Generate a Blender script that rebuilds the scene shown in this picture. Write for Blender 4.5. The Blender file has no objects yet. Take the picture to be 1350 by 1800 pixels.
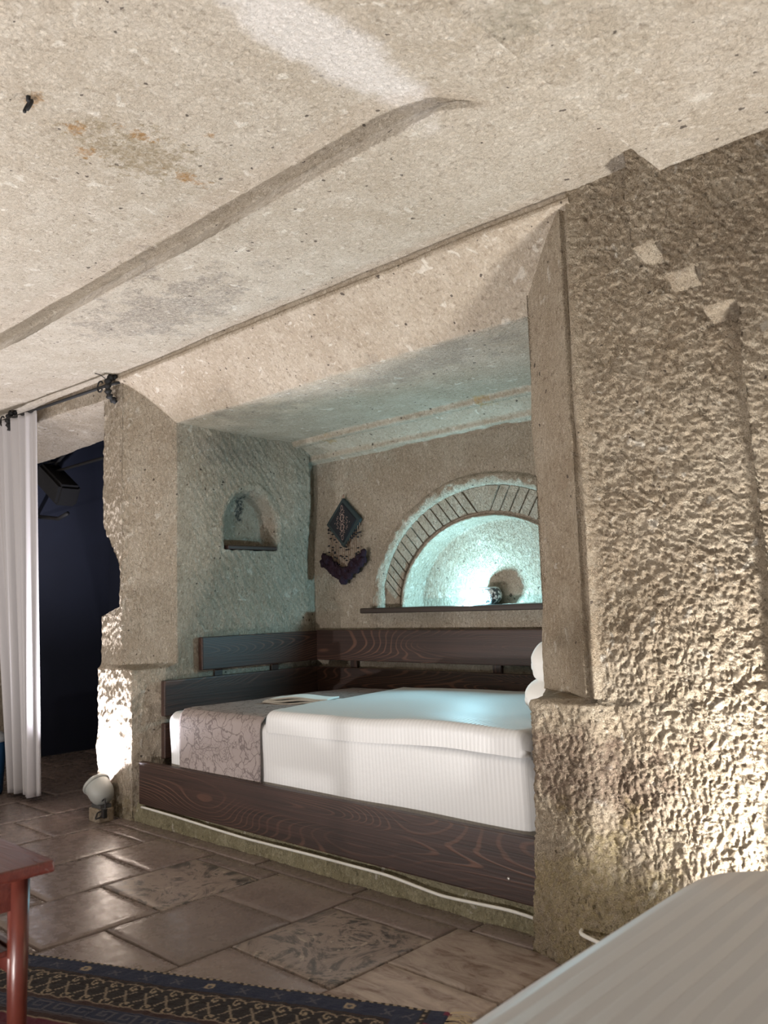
import bpy, bmesh, math, random
import numpy as np
from mathutils import Matrix, Vector
random.seed(4); rng = np.random.default_rng(7)
SC = bpy.context.scene; COL = SC.collection
PI = math.pi

# ------------------------------------------------------------------ camera
# focal length and attitude from the vanishing points of the wall and the alcove depth
FPX = 1473.77
RC = ((0.7269, 0.0981, 0.6797), (0.6860, -0.0584, -0.7253), (-0.0315, 0.9935, -0.1096))
cam = bpy.data.cameras.new('camera'); camo = bpy.data.objects.new('camera', cam); COL.objects.link(camo)
ax = Vector(RC[0]); ax.normalize(); ay = Vector(RC[1]); ay = (ay - ax*ay.dot(ax)).normalized(); az = ax.cross(ay)
M = Matrix((ax, ay, az)).to_4x4(); M.translation = Vector((0, 0, 1.0)); camo.matrix_world = M
cam.sensor_fit = 'VERTICAL'; cam.sensor_height = 36.0; cam.lens = FPX/1800*36.0
cam.clip_start = 0.02
cam.dof.use_dof = True; cam.dof.focus_distance = 3.3; cam.dof.aperture_fstop = 5.0
SC.camera = camo
vs = SC.view_settings; vs.view_transform = 'Standard'; vs.look = 'None'; vs.gamma = 1.0; vs.use_curve_mapping = False
vs.exposure = 0.53
W = bpy.data.worlds.new('world'); SC.world = W; W.use_nodes = True
W.node_tree.nodes['Background'].inputs[0].default_value = (0.55, 0.48, 0.42, 1)
W.node_tree.nodes['Background'].inputs[1].default_value = 0.15
SC.cycles.max_bounces = 6; SC.cycles.diffuse_bounces = 4; SC.cycles.sample_clamp_indirect = 6

P_LEFT, P_RIGHT, P_FILL, P_NICHE = 190.0, 120.0, 122.0, 18.0
COOL = (0.94, 0.92, 1.0); WARM = (1.0, 0.95, 0.92); CYAN = (0.40, 0.83, 1.0)

def spot(name, loc, aim, power, color, angle=120, blend=0.6, r=0.03, parent=None):
    l = bpy.data.lights.new(name, 'SPOT'); l.energy = power; l.color = color
    l.spot_size = math.radians(angle); l.spot_blend = blend; l.shadow_soft_size = r
    o = bpy.data.objects.new(name, l); COL.objects.link(o)
    o.location = loc; d = Vector(aim) - Vector(loc); o.rotation_euler = d.to_track_quat('-Z', 'Y').to_euler()
    return o

# ------------------------------------------------------------------ node helpers
class NT:
    def __init__(s, name):
        s.m = bpy.data.materials.new(name); s.m.use_nodes = True
        s.t = s.m.node_tree; s.b = s.t.nodes['Principled BSDF']
    def n(s, typ, ins=None, **props):
        k = s.t.nodes.new(typ)
        for a, v in props.items(): setattr(k, a, v)
        for a, v in (ins or {}).items(): s.put(k.inputs[a], v)
        return k
    def put(s, sock, v):
        if hasattr(v, 'is_output'): s.t.links.new(v, sock)
        elif hasattr(v, 'outputs'): s.t.links.new(v.outputs[0], sock)
        else:
            if sock.type == 'RGBA' and len(v) == 3: v = (*v, 1)
            sock.default_value = v
    def set(s, **k):
        for a, v in k.items(): s.put(s.b.inputs[a.replace('_', ' ')], v)
        return s
    def co(s, scale=(1, 1, 1), kind='Object', loc=(0, 0, 0), rot=(0, 0, 0)):
        c = s.n('ShaderNodeTexCoord'); mp = s.n('ShaderNodeMapping', {'Vector': c.outputs[kind], 'Scale': scale, 'Location': loc, 'Rotation': rot}); return mp
    def noise(s, v, scale, detail=4, rough=0.55, dist=0.0):
        return s.n('ShaderNodeTexNoise', {'Vector': v, 'Scale': scale, 'Detail': detail, 'Roughness': rough, 'Distortion': dist}).outputs['Fac']
    def vor(s, v, scale, feature='F1', rnd=1.0):
        return s.n('ShaderNodeTexVoronoi', {'Vector': v, 'Scale': scale, 'Randomness': rnd}, feature=feature).outputs['Distance']
    def math(s, op, a, b=0.0, c=None):
        k = s.n('ShaderNodeMath', {0: a, 1: b}, operation=op)
        return k.outputs[0]
    def rng(s, v, a, b, c=0.0, d=1.0, smooth=False):
        return s.n('ShaderNodeMapRange', {'Value': v, 1: a, 2: b, 3: c, 4: d}, interpolation_type='SMOOTHSTEP' if smooth else 'LINEAR').outputs[0]
    def mix(s, f, a, b, mode='MIX'):
        k = s.n('ShaderNodeMix', data_type='RGBA', blend_type=mode); s.put(k.inputs[0], f); s.put(k.inputs[6], a); s.put(k.inputs[7], b); return k.outputs[2]
    def ramp(s, v, stops):
        k = s.n('ShaderNodeValToRGB', {'Fac': v}); e = k.color_ramp.elements
        while len(e) < len(stops): e.new(0.5)
        for el, (p, c) in zip(e, stops): el.position = p; el.color = (*c, 1)
        return k.outputs[0]
    def bump(s, h, strength=0.5, dist=0.01, prev=None):
        k = s.n('ShaderNodeBump', {'Height': h, 'Strength': strength, 'Distance': dist})
        if prev is not None: s.put(k.inputs['Normal'], prev)
        s.put(s.b.inputs['Normal'], k.outputs[0]); return k.outputs[0]

def stone_mat(name, base=(0.54, 0.465, 0.37), light=(0.68, 0.61, 0.51), dark=(0.40, 0.32, 0.235), bump=1.0, extra=None):
    m = NT(name); c = m.co()
    big = m.noise(c, 1.6, 4, 0.6); mid = m.noise(c, 9.0, 5, 0.65); fine = m.noise(c, 90, 4, 0.7)
    col = m.mix(m.rng(big, 0.35, 0.68), dark, base); col = m.mix(0.55, base, col)
    col = m.mix(m.rng(mid, 0.45, 0.75, 0, 0.75), col, light)
    col = m.mix(m.rng(fine, 0.3, 0.7, 0.0, 0.35), col, (dark[0]*0.9, dark[1]*0.9, dark[2]*0.9))
    # flecks, pale pumice clasts, small dark lava grains
    wp = m.n('ShaderNodeVectorMath', {0: c, 1: m.n('ShaderNodeVectorMath', {0: m.n('ShaderNodeTexNoise', {'Vector': c, 'Scale': 55, 'Detail': 3}).outputs['Color'], 1: (0.022, 0.022, 0.022)}, operation='MULTIPLY')}, operation='ADD')
    fl1 = m.noise(c, 62, 3, 0.6, 0.3); fl2 = m.noise(m.co((1, 1, 1), loc=(3.1, 7.7, 1.3)), 48, 3, 0.6, 0.3)
    col = m.mix(m.rng(fl1, 0.54, 0.68, 0, 0.6), col, light)
    col = m.mix(m.rng(fl2, 0.57, 0.70, 0, 0.6), col, (dark[0]*0.62, dark[1]*0.6, dark[2]*0.6))
    cn = m.noise(m.co((1, 1, 1), loc=(9.1, 2.7, 5.3)), 17, 3, 0.5, 0.6); cs = m.rng(cn, 0.655, 0.70)
    col = m.mix(m.math('MULTIPLY', cs, 0.6), col, (0.78, 0.73, 0.64))
    sp = m.n('ShaderNodeTexVoronoi', {'Vector': wp, 'Scale': 34}); ssel = m.n('ShaderNodeSeparateColor', {0: sp.outputs['Color']}).outputs[1]
    size = m.rng(ssel, 0.88, 1.0, 0.07, 0.24)
    spk = m.math('MULTIPLY', m.math('LESS_THAN', sp.outputs['Distance'], size), m.math('GREATER_THAN', ssel, 0.88))
    col = m.mix(m.math('MULTIPLY', spk, 0.8), col, (0.06, 0.045, 0.04))
    if extra: col = extra(m, c, col)
    m.set(Base_Color=col, Roughness=0.95)
    m.b.inputs['Specular IOR Level'].default_value = 0.12
    cv = m.co((1, 1, 1), rot=(0.3, 0.5, 0.4))
    h1 = m.noise(m.co((75, 75, 40), rot=(0, 0.6, 0)), 1.0, 5, 0.65, 0.8)
    h2 = m.noise(c, 210, 3, 0.6)
    n1 = m.bump(h1, 1.0*bump, 0.026)
    n2 = m.bump(h2, 0.7*bump, 0.008, n1)
    m.bump(m.math('ADD', m.math('MULTIPLY', spk, -1.0), m.math('MULTIPLY', cs, 0.5)), 0.5, 0.003, n2)
    return m.m

# stains with shapes of their own: (centre, radius, colour, strength)
def blob(m, c, ctr, rad, warp=0.5, nscale=9, sp=0.25):
    d = m.n('ShaderNodeVectorMath', {0: c, 1: ctr}, operation='SUBTRACT')
    d = m.n('ShaderNodeVectorMath', {0: d, 1: tuple(1/r for r in rad)}, operation='MULTIPLY')
    L = m.n('ShaderNodeVectorMath', {0: d}, operation='LENGTH').outputs['Value']
    ns = 8 if nscale < 12 else 28
    if not hasattr(m, 'cache'): m.cache = {'sp': m.noise(c, 75, 3, 0.7)}
    if ns not in m.cache: m.cache[ns] = m.noise(c, ns, 4, 0.7)
    L = m.math('ADD', L, m.rng(m.cache[ns], 0.3, 0.7, -warp, warp))
    return m.math('MULTIPLY', m.rng(L, 1.1, 0.45, 0, 1, True), m.rng(m.cache['sp'], 0.36, 0.58, sp, 1))

def ceil_extra(m, c, col):
    col = m.mix(m.math('MULTIPLY', blob(m, c, (-2.05, 1.21, 2.31), (0.12, 0.20, 0.3), 0.9, 16, 0.3), 0.75), col, (0.28, 0.22, 0.13))
    for p, r in (((-2.056, 1.02, 2.31), (0.03, 0.03, 0.2)), ((-1.965, 1.156, 2.31), (0.025, 0.06, 0.2)), ((-1.829, 1.292, 2.31), (0.018, 0.016, 0.2)), ((-2.08, 1.395, 2.31), (0.03, 0.07, 0.2)), ((-2.15, 1.10, 2.31), (0.03, 0.04, 0.2)), ((-2.01, 0.88, 2.31), (0.03, 0.025, 0.2))):
        col = m.mix(m.math('MULTIPLY', blob(m, c, p, r, 0.9, 40, 0.3), 0.7), col, (0.36, 0.19, 0.06))
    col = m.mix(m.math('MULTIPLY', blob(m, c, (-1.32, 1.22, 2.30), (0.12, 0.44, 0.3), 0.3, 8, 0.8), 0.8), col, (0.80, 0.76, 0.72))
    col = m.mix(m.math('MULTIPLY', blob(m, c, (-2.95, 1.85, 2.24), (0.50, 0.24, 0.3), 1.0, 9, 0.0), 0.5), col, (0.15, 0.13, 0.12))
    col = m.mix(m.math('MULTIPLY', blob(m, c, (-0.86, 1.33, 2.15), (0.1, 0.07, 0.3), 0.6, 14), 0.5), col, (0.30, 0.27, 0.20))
    return col
def alc_extra(m, c, col):
    col = m.mix(m.math('MULTIPLY', blob(m, c, (-2.4, 2.55, 1.97), (0.9, 0.16, 0.3), 0.7, 6), 0.38), col, (0.20, 0.18, 0.16))
    col = m.mix(m.math('MULTIPLY', blob(m, c, (-3.3, 2.6, 1.97), (0.35, 0.2, 0.3), 0.7, 6), 0.35), col, (0.22, 0.20, 0.17))
    for p in ((-2.32, 3.2, 1.96), (-3.42, 3.22, 1.96)):
        col = m.mix(m.math('MULTIPLY', blob(m, c, p, (0.06, 0.05, 0.05), 0.8, 25), 0.6), col, (0.42, 0.26, 0.07))
    return col
def left_extra(m, c, col):
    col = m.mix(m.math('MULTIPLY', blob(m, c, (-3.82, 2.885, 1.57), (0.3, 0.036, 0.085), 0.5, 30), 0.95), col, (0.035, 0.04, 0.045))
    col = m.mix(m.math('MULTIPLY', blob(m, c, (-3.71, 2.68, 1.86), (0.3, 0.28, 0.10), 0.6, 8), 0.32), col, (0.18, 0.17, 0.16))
    col = m.mix(m.math('MULTIPLY', blob(m, c, (-3.9, 2.2, 0.03), (0.5, 0.3, 0.09), 0.5, 12), 0.45), col, (0.32, 0.26, 0.12))
    return col
def right_extra(m, c, col):
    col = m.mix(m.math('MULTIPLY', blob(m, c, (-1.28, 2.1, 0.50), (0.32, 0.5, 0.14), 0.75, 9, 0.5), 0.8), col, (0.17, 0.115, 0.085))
    col = m.mix(m.math('MULTIPLY', blob(m, c, (-1.22, 2.1, 0.15), (0.42, 0.5, 0.24), 0.7, 10), 0.5), col, (0.46, 0.37, 0.17))
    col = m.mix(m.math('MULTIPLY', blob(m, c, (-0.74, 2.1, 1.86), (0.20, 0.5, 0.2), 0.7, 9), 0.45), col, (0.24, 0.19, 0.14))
    return col

STONE = stone_mat('tuff_stone')
STONE_C = stone_mat('tuff_ceiling', base=(0.58, 0.51, 0.42), light=(0.70, 0.64, 0.55), dark=(0.44, 0.37, 0.28), bump=0.8, extra=ceil_extra)
STONE_A = stone_mat('tuff_alcove_ceiling', bump=0.7, extra=alc_extra)
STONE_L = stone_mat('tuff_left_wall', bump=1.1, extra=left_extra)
STONE_R = stone_mat('tuff_right_wall', base=(0.53, 0.445, 0.335), light=(0.66, 0.58, 0.46), dark=(0.38, 0.29, 0.20), bump=1.6, extra=right_extra)
STONE_B = stone_mat('tuff_plinth', base=(0.42, 0.37, 0.24), light=(0.55, 0.50, 0.35), dark=(0.25, 0.23, 0.14))

# ------------------------------------------------------------------ numpy noise
def h32(ix, iy, iz, seed=0):
    n = (ix.astype(np.uint32)*np.uint32(374761393) + iy.astype(np.uint32)*np.uint32(668265263) + iz.astype(np.uint32)*np.uint32(2147483647 & 1274126177) + np.uint32(seed*1013904223 & 0xffffffff))
    n = (n ^ (n >> np.uint32(13)))*np.uint32(1274126177); n = n ^ (n >> np.uint32(16)); n = n*np.uint32(2246822519); n = n ^ (n >> np.uint32(15))
    return n.astype(np.float64)/4294967296.0
def vnoise(p, seed=0):
    q = np.floor(p); f = p - q; f = f*f*(3 - 2*f); i = q.astype(np.int64); r = 0
    for a in (0, 1):
        for b in (0, 1):
            for c in (0, 1):
                w = (f[..., 0] if a else 1 - f[..., 0])*(f[..., 1] if b else 1 - f[..., 1])*(f[..., 2] if c else 1 - f[..., 2])
                r = r + w*h32(i[..., 0] + a, i[..., 1] + b, i[..., 2] + c, seed)
    return r*2 - 1
def fbm(p, s, o=3, seed=0):
    r = 0; a = 1
    for k in range(o): r = r + a*vnoise(p*s + 17.3*k, seed + k); s *= 2.1; a *= 0.5
    return r
def scoops(u, v, lu, lv, seed=0):
    """hammered chisel scoops: F1 cell distance in a stretched plane"""
    x = u/lu; y = v/lv; ix = np.floor(x); iy = np.floor(y); best = np.full(x.shape, 9.0); z = np.zeros(x.shape, np.int64)
    for a in (-1, 0, 1):
        for b in (-1, 0, 1):
            cx = (ix + a).astype(np.int64); cy = (iy + b).astype(np.int64)
            px = ix + a + h32(cx, cy, z, seed); py = iy + b + h32(cx, cy, z, seed + 5)
            best = np.minimum(best, (x - px)**2 + (y - py)**2)
    return np.sqrt(best) - 0.5
def ss(x, a, b):
    t = np.clip((x - a)/(b - a), 0, 1); return t*t*(3 - 2*t)

# ------------------------------------------------------------------ object helpers
def tag(o, label=None, cat=None, group=None, kind=None):
    if label: o['label'] = label
    if cat: o['category'] = cat
    if group: o['group'] = group
    if kind: o['kind'] = kind
    return o
def link(name, me, mat, parent=None, smooth=False):
    o = bpy.data.objects.new(name, me); COL.objects.link(o)
    if mat is not None: me.materials.append(mat)
    if smooth and len(me.polygons): me.polygons.foreach_set('use_smooth', np.ones(len(me.polygons), bool))
    if parent is not None: o.parent = parent
    return o
def empty(name, loc=(0, 0, 0), rz=0.0):
    o = bpy.data.objects.new(name, None); COL.objects.link(o); o.location = loc; o.rotation_euler = (0, 0, rz); o.empty_display_size = 0.1; return o
def grid_mesh(name, G, flip=False, closeu=False):
    nv, nu = G.shape[:2]; me = bpy.data.meshes.new(name)
    idx = np.arange(nv*nu).reshape(nv, nu)
    if closeu: idx = np.concatenate([idx, idx[:, :1]], 1)
    a = idx[:-1, :-1].ravel(); b = idx[:-1, 1:].ravel(); c = idx[1:, 1:].ravel(); d = idx[1:, :-1].ravel()
    q = np.stack([a, b, c, d] if not flip else [a, d, c, b], 1).astype(np.int32)
    me.vertices.add(nv*nu); me.vertices.foreach_set('co', G.reshape(-1).astype(np.float32))
    me.loops.add(q.size); me.loops.foreach_set('vertex_index', q.ravel())
    me.polygons.add(len(q)); me.polygons.foreach_set('loop_start', np.arange(0, q.size, 4, dtype=np.int32))
    me.update(calc_edges=True); me.validate(); return me
def normals(G):
    du = np.gradient(G, axis=1); dv = np.gradient(G, axis=0); n = np.cross(du, dv); return n/np.maximum(np.linalg.norm(n, axis=-1, keepdims=True), 1e-9)
def patch(name, G, disp, mat, toward, parent=None):
    n = normals(G); mid = G[G.shape[0]//2, G.shape[1]//2]; nm = n[G.shape[0]//2, G.shape[1]//2]
    s = 1 if np.dot(nm, np.array(toward) - mid) > 0 else -1
    D = G + (n*s)*disp(G)[..., None] if disp is not None else G
    return link(name, grid_mesh(name, D, flip=(s < 0)), mat, parent, smooth=True)
def bm_obj(name, bm, mat, parent=None, smooth=False):
    me = bpy.data.meshes.new(name); bm.normal_update(); bm.to_mesh(me); bm.free(); return link(name, me, mat, parent, smooth)
def box_bm(x0, x1, y0, y1, z0, z1, bev=0.0, seg=2, bm=None):
    bm = bm or bmesh.new()
    r = bmesh.ops.create_cube(bm, size=1.0); vs_ = r['verts']
    for v in vs_: v.co = Vector(((x0+x1)/2 + v.co.x*(x1-x0), (y0+y1)/2 + v.co.y*(y1-y0), (z0+z1)/2 + v.co.z*(z1-z0)))
    if bev: bmesh.ops.bevel(bm, geom=list({e for v in vs_ for e in v.link_edges}), offset=bev, segments=seg, profile=0.6, affect='EDGES')
    return bm
def box(name, x0, x1, y0, y1, z0, z1, mat, parent=None, bev=0.004, seg=2): return bm_obj(name, box_bm(x0, x1, y0, y1, z0, z1, bev, seg), mat, parent)
def tube(name, pts, r, mat, parent=None, n=8, closed=False, caps=True):
    P = np.array(pts, float); m = len(P); R = np.full(m, r) if np.isscalar(r) else np.array(r)
    t = np.gradient(P, axis=0); t /= np.linalg.norm(t, axis=1, keepdims=True)
    up = np.array([0, 0, 1.0]) if abs(t[0][2]) < 0.9 else np.array([1.0, 0, 0]); G = []
    s = np.cross(t[0], up); s /= np.linalg.norm(s)
    for k in range(m):
        s = s - t[k]*np.dot(s, t[k]); s /= np.linalg.norm(s); b = np.cross(t[k], s)
        a = np.arange(n)*2*PI/n; G.append(P[k] + R[k]*(np.cos(a)[:, None]*s + np.sin(a)[:, None]*b))
    G = np.array(G)
    if caps: G = np.concatenate([np.repeat(P[:1][None], n, 1).reshape(1, n, 3), G, np.repeat(P[-1:][None], n, 1).reshape(1, n, 3)])
    return link(name, grid_mesh(name, G, closeu=True), mat, parent, smooth=True)
def lathe(name, prof, ctr, mat, parent=None, n=32, axis=(0, 0, 1)):
    a = np.arange(n)*2*PI/n; A = Vector(axis).normalized(); q = A.to_track_quat('Z', 'Y').to_matrix(); q = np.array(q)
    G = np.array([[(r*math.cos(t), r*math.sin(t), z) for t in a] for r, z in prof]) @ q.T + np.array(ctr)
    return link(name, grid_mesh(name, G, closeu=True), mat, parent, smooth=True)
def spline(pts, n):
    P = np.array(pts, float); d = np.r_[0, np.cumsum(np.linalg.norm(np.diff(P, axis=0), axis=1))]; t = np.linspace(0, d[-1], n)
    out = np.stack([np.interp(t, d, P[:, k]) for k in range(P.shape[1])], 1)
    for _ in range(max(2, n//len(P)//2)): out[1:-1] = (out[:-2] + out[1:-1]*2 + out[2:])/4
    return out
def resample(poly, step):
    """polyline -> points at about `step`, corners kept"""
    out = [np.array(poly[0], float)]
    for a, b in zip(poly[:-1], poly[1:]):
        a = np.array(a, float); b = np.array(b, float); n = max(1, int(round(np.linalg.norm(b - a)/step)))
        for k in range(1, n + 1): out.append(a + (b - a)*k/n)
    return np.array(out)

# ------------------------------------------------------------------ the rock shell
YW = 2.2           # face of the wall with the alcove
Z_S, Z_A, Z_C = 2.245, 2.312, 2.15
def struct(o): return tag(o, kind='structure')

def d_ceil(G):
    u = G[..., 0]; v = G[..., 1]
    return 0.006*fbm(G, 1.7, 2, 3) + 0.0024*scoops(u*0.8 + v*0.6, -u*0.6 + v*0.8, 0.05, 0.018, 2)*ss(fbm(G, 2.0, 2, 9), -0.5, 0.5) + 0.0012*fbm(G, 45, 2, 5)
# main ceiling: high field, ramp, soffit band beside the wall, lower field at the right
xs = np.concatenate([np.arange(-6.1, -5.5, 0.05), np.arange(-5.5, -0.93, 0.0075), [-0.924, -0.916], np.arange(-0.91, 0.45, 0.0075), np.arange(0.5, 1.81, 0.1)])
vA = np.concatenate([np.linspace(-2.9, -0.1, 24), np.linspace(0.0, 1, 180)]); vB = np.linspace(0, 1, 84)
Yr = 1.575 + 0.003*np.sin(xs*2.1) + 0.004*fbm(np.stack([xs, xs*0, xs*0], -1), 3, 3, 4) + 0.10*ss(xs, -1.27, -1.1)
rows = []
und = 0.058*(1 - ss(xs, -1.30, -1.12))   # the step is undercut behind the soffit lip, shaped to make it darker
for v in vA: rows.append((v*(Yr - 0.006 + und) if v > 0 else v + 0*Yr, 0))
for v in vB: rows.append((Yr + 0.006 + v*(2.42 - Yr), 1))
G = np.zeros((len(rows), len(xs), 3))
zB = 2.282
for j, (yy, side) in enumerate(rows):
    zA = Z_A + (zB - Z_A)*ss(xs, -1.46, -1.20)
    zA = zA + (Z_S + 0.004 - zA)*ss(xs + 0.18*(yy - Yr), -1.28, -1.10)
    z = zA if side == 0 else np.full_like(xs, Z_S)
    z = np.where(xs > -0.92, Z_C, z)
    G[j, :, 0] = xs; G[j, :, 1] = yy; G[j, :, 2] = z
struct(patch('ceiling', G, d_ceil, STONE_C, (-2, 1, 0)))

# ceiling of the alcove: lintel face, splay, flat, back cornice (swept along the wall)
prof = resample([(2.20, 2.30), (2.20, 2.232), (2.188, 2.222), (2.188, 2.206), (2.20, 2.197)], 0.006)
cove = [(2.20 + 0.2*t, 2.197 - 0.225*(t**1.25)) for t in np.linspace(0, 1, 40)][1:]
rest = resample([(2.40, 1.972), (3.165, 1.966), (3.172, 1.936), (3.200, 1.930), (3.212, 1.952), (3.312, 1.893), (3.316, 1.862), (3.346, 1.856), (3.36, 1.85), (3.45, 1.83)], 0.009)[1:]
prof = np.concatenate([prof, np.array(cove), rest])
def xrange_at(y, z):
    if y <= 2.2: return -4.14, -1.24
    t = min(1, (y - 2.2)/0.2)
    return -3.91 + 0.2*t - 0.03, -1.28 - 0.25*t + 0.03 + (0.38 if y > 2.41 else 0)
NU = 330; G = np.zeros((len(prof), NU, 3)); u = np.linspace(0, 1, NU)
for j, (y, z) in enumerate(prof):
    a, b = xrange_at(y, z); G[j, :, 0] = a + (b - a)*u; G[j, :, 1] = y; G[j, :, 2] = z
def d_alc(G):
    return 0.006*fbm(G, 2.5, 2, 13) + 0.0014*scoops(G[..., 0]*0.9 + G[..., 1]*0.4, G[..., 1] - G[..., 0]*0.4, 0.05, 0.014, 6) + 0.0008*fbm(G, 40, 2, 15)
struct(patch('ceiling_alcove', G, d_alc, STONE_A, (-2.4, 2.0, 0)))

# left: return of the broken pier, its face, the splay and the alcove's left wall with the arched niche
def XL(z):   # broken outer edge of the pier
    return np.interp(z, [0, 0.975, 0.99, 1.02, 1.20, 1.25, 1.40, 1.44, 2.3], [-4.115, -4.105, -4.05, -3.93, -3.925, -3.95, -4.075, -4.095, -4.10])
zs = np.concatenate([np.arange(-0.06, 0.70, 0.006), np.arange(0.70, 0.75, 0.004), np.arange(0.75, 2.206, 0.006)]); tz = np.linspace(0, 1, len(zs))
ytab = np.concatenate([np.linspace(0, 1, 20), 1 + np.linspace(0, 1, 40)[1:], 2 + np.linspace(0, 1, 48)[1:], 3 + np.linspace(0, 1, 180)[1:]])
G = np.zeros((len(zs), len(ytab), 3))
for j, z0 in enumerate(zs):
    lo = 1 - ss(np.array(z0), 0.715, 0.742); xl = float(XL(z0)); xc = -3.91 + 0.14*lo; xi, yi = -3.71, 2.40 - 0.07*lo
    if z0 < 0.742: xl = xl
    pts = [(xl, 2.75), (xl, 2.2 - 0.02*lo), (xc, 2.2 - 0.02*lo), (xi, yi), (-3.715, 3.44)]
    P = np.array(pts); k = np.minimum(ytab.astype(int), 3); f = ytab - k; Q = P[k] + (P[k+1] - P[k])*f[:, None]
    G[j, :, 0] = Q[:, 0]; G[j, :, 1] = Q[:, 1]
    ztop = np.where(ytab <= 2, 2.26, np.where(ytab <= 3, 2.205 - 0.225*np.clip(ytab - 2, 0, 1)**1.25, 2.02))
    G[j, :, 2] = np.where(z0 > 0.75, 0.75 + (z0 - 0.75)*(ztop - 0.75)/(2.2 - 0.75), z0)
# niche, soft bulge near the corner
y, z = G[..., 1], G[..., 2]; onwall = (np.arange(len(ytab))[None, :] > 107)
ny, nz0 = 2.878, 1.338; r = np.where(z > nz0 - 0.012, np.sqrt(((y - ny)/0.185)**2 + (np.maximum(z - nz0 - 0.10, 0)/0.225)**2), 9)
rim = np.exp(-((r - 1.10)/0.07)**2)*0.006
dep = 0.115*ss(r, 1.0, 0.80) + 0.02*ss(r, 0.8, 0.0)
G[..., 0] += np.where(onwall, -dep + rim, 0)
G[..., 0] += np.where(onwall, 0.035*ss(z, 1.25, 1.62)*ss(y, 3.0, 3.2)*ss(y, 3.315, 3.285) - 0.02*ss(y, 3.29, 3.31), 0)
def d_left(G):
    f = ss(G[..., 1], 2.44, 2.55); lowp = ss(G[..., 2], 0.75, 0.6)
    rough = 0.0090*scoops(G[..., 1]*0.75 + G[..., 2]*0.65, G[..., 2]*0.75 - G[..., 1]*0.65, 0.022, 0.07, 21)
    face = 0.012*scoops(G[..., 0] + 0.01*fbm(G, 20, 2, 28), G[..., 2] + 0.01*fbm(G, 20, 2, 29), 0.015, 0.032, 24)*ss(G[..., 1], 2.26, 2.19)
    return 0.006*fbm(G, 3, 2, 23) + f*rough + face + lowp*(0.012*fbm(G, 9, 3, 27)) + 0.001*fbm(G, 45, 2, 25)
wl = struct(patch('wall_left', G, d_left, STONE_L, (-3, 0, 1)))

# back wall of the alcove with arch moulding and recessed lunette
AX, AZ = -2.47, 0.985
x = np.arange(-3.80, -1.14, 0.0055); z = np.arange(0.40, 1.95, 0.0055); X, Z = np.meshgrid(x, z); G = np.zeros(X.shape + (3,)); G[..., 0] = X; G[..., 2] = Z
e = lambda a, b: np.where(Z > AZ - 0.004, np.sqrt(((X - AX)/a)**2 + ((Z - AZ)/b)**2), 9)
Y = np.full(X.shape, 3.36)
r1 = e(0.742, 0.618); Y -= 0.030*np.sqrt(np.clip(1 - ((r1 - 1)/0.058)**2, 0, 1))          # outer torus moulding
r0 = e(0.705, 0.592); Y += 0.012*ss(r0, 1.0, 0.985)                                        # band behind the carved voussoirs
ri = e(0.575, 0.452); Y -= 0.020*ss(ri, 1.0, 0.98); rl = e(0.545, 0.432); Y += 0.14*ss(rl, 1.0, 0.982)
G[..., 1] = Y + np.exp(-((r1 - 1.03)/0.05)**2)*0.010*fbm(np.stack([X, Z, Z*0], -1), 26, 3, 39)
def d_back(G):
    deep = ss(G[..., 1], 3.42, 3.46)
    return 0.005*fbm(G, 3, 2, 33) + 0.0016*scoops(G[..., 0], G[..., 2], 0.03, 0.03, 31) + deep*0.004*scoops(G[..., 0]*0.8 + G[..., 2]*0.6, G[..., 2]*0.8 - G[..., 0]*0.6, 0.014, 0.032, 35) + 0.001*fbm(G, 45, 2, 37)
wb = struct(patch('wall_back', G, d_back, STONE, (-2.4, 0, 1)))
# carved voussoirs: one block each, herringbone grooves between them
def ray_out(px, pz, dx, dz, a=0.700, b=0.588):
    A = (dx/a)**2 + (dz/b)**2; B = 2*(px*dx/a**2 + pz*dz/b**2); Cc = (px/a)**2 + (pz/b)**2 - 1; t = (-B + math.sqrt(max(B*B - 4*A*Cc, 0)))/(2*A); return px + dx*t, pz + dz*t
def vouss(th, side):
    a, b = 0.583, 0.460; px, pz = side*a*math.cos(th), b*math.sin(th)
    k = th/(PI/2); ang = math.radians(44 + 8*k) if side < 0 else math.radians(48 + 14*k)
    return (px, pz), ray_out(px, pz, side*math.cos(ang), math.sin(ang))
def block(poly):
    c = np.mean(poly, 0); bm = bmesh.new(); top = []; bot = []
    pin = [(c[0] + (p[0]-c[0])*0.97, c[1] + (p[1]-c[1])*0.97) for p in poly]
    for p in poly: bot.append(bm.verts.new((AX + p[0], 3.380, AZ + p[1]))); 
    mid = [bm.verts.new((AX + p[0], 3.362, AZ + p[1])) for p in poly]
    top = [bm.verts.new((AX + p[0], 3.3565, AZ + p[1])) for p in pin]; n = len(poly)
    for k in range(n):
        bm.faces.new((bot[k], bot[(k+1) % n], mid[(k+1) % n], mid[k])); bm.faces.new((mid[k], mid[(k+1) % n], top[(k+1) % n], top[k]))
    bm.faces.new(top); bmesh.ops.recalc_face_normals(bm, faces=bm.faces); return bm
for side in (-1, 1):
    ths = np.linspace(0.02, PI/2 - 0.07, 16)
    for k in range(15):
        (a0, b0), (a1, b1) = vouss(ths[k], side), vouss(ths[k+1], side)
        q = np.array([a0, b0, b1, a1]); d0 = (q[3]-q[0]); d0 = d0/np.linalg.norm(d0)*0.0035; d1 = (q[2]-q[1]); d1 = d1/np.linalg.norm(d1)*0.0035
        q = np.array([q[0]+d0, q[1]+d1, q[2]-d1, q[3]-d0]); bm_obj('voussoir', block(q), STONE, wb)
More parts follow.
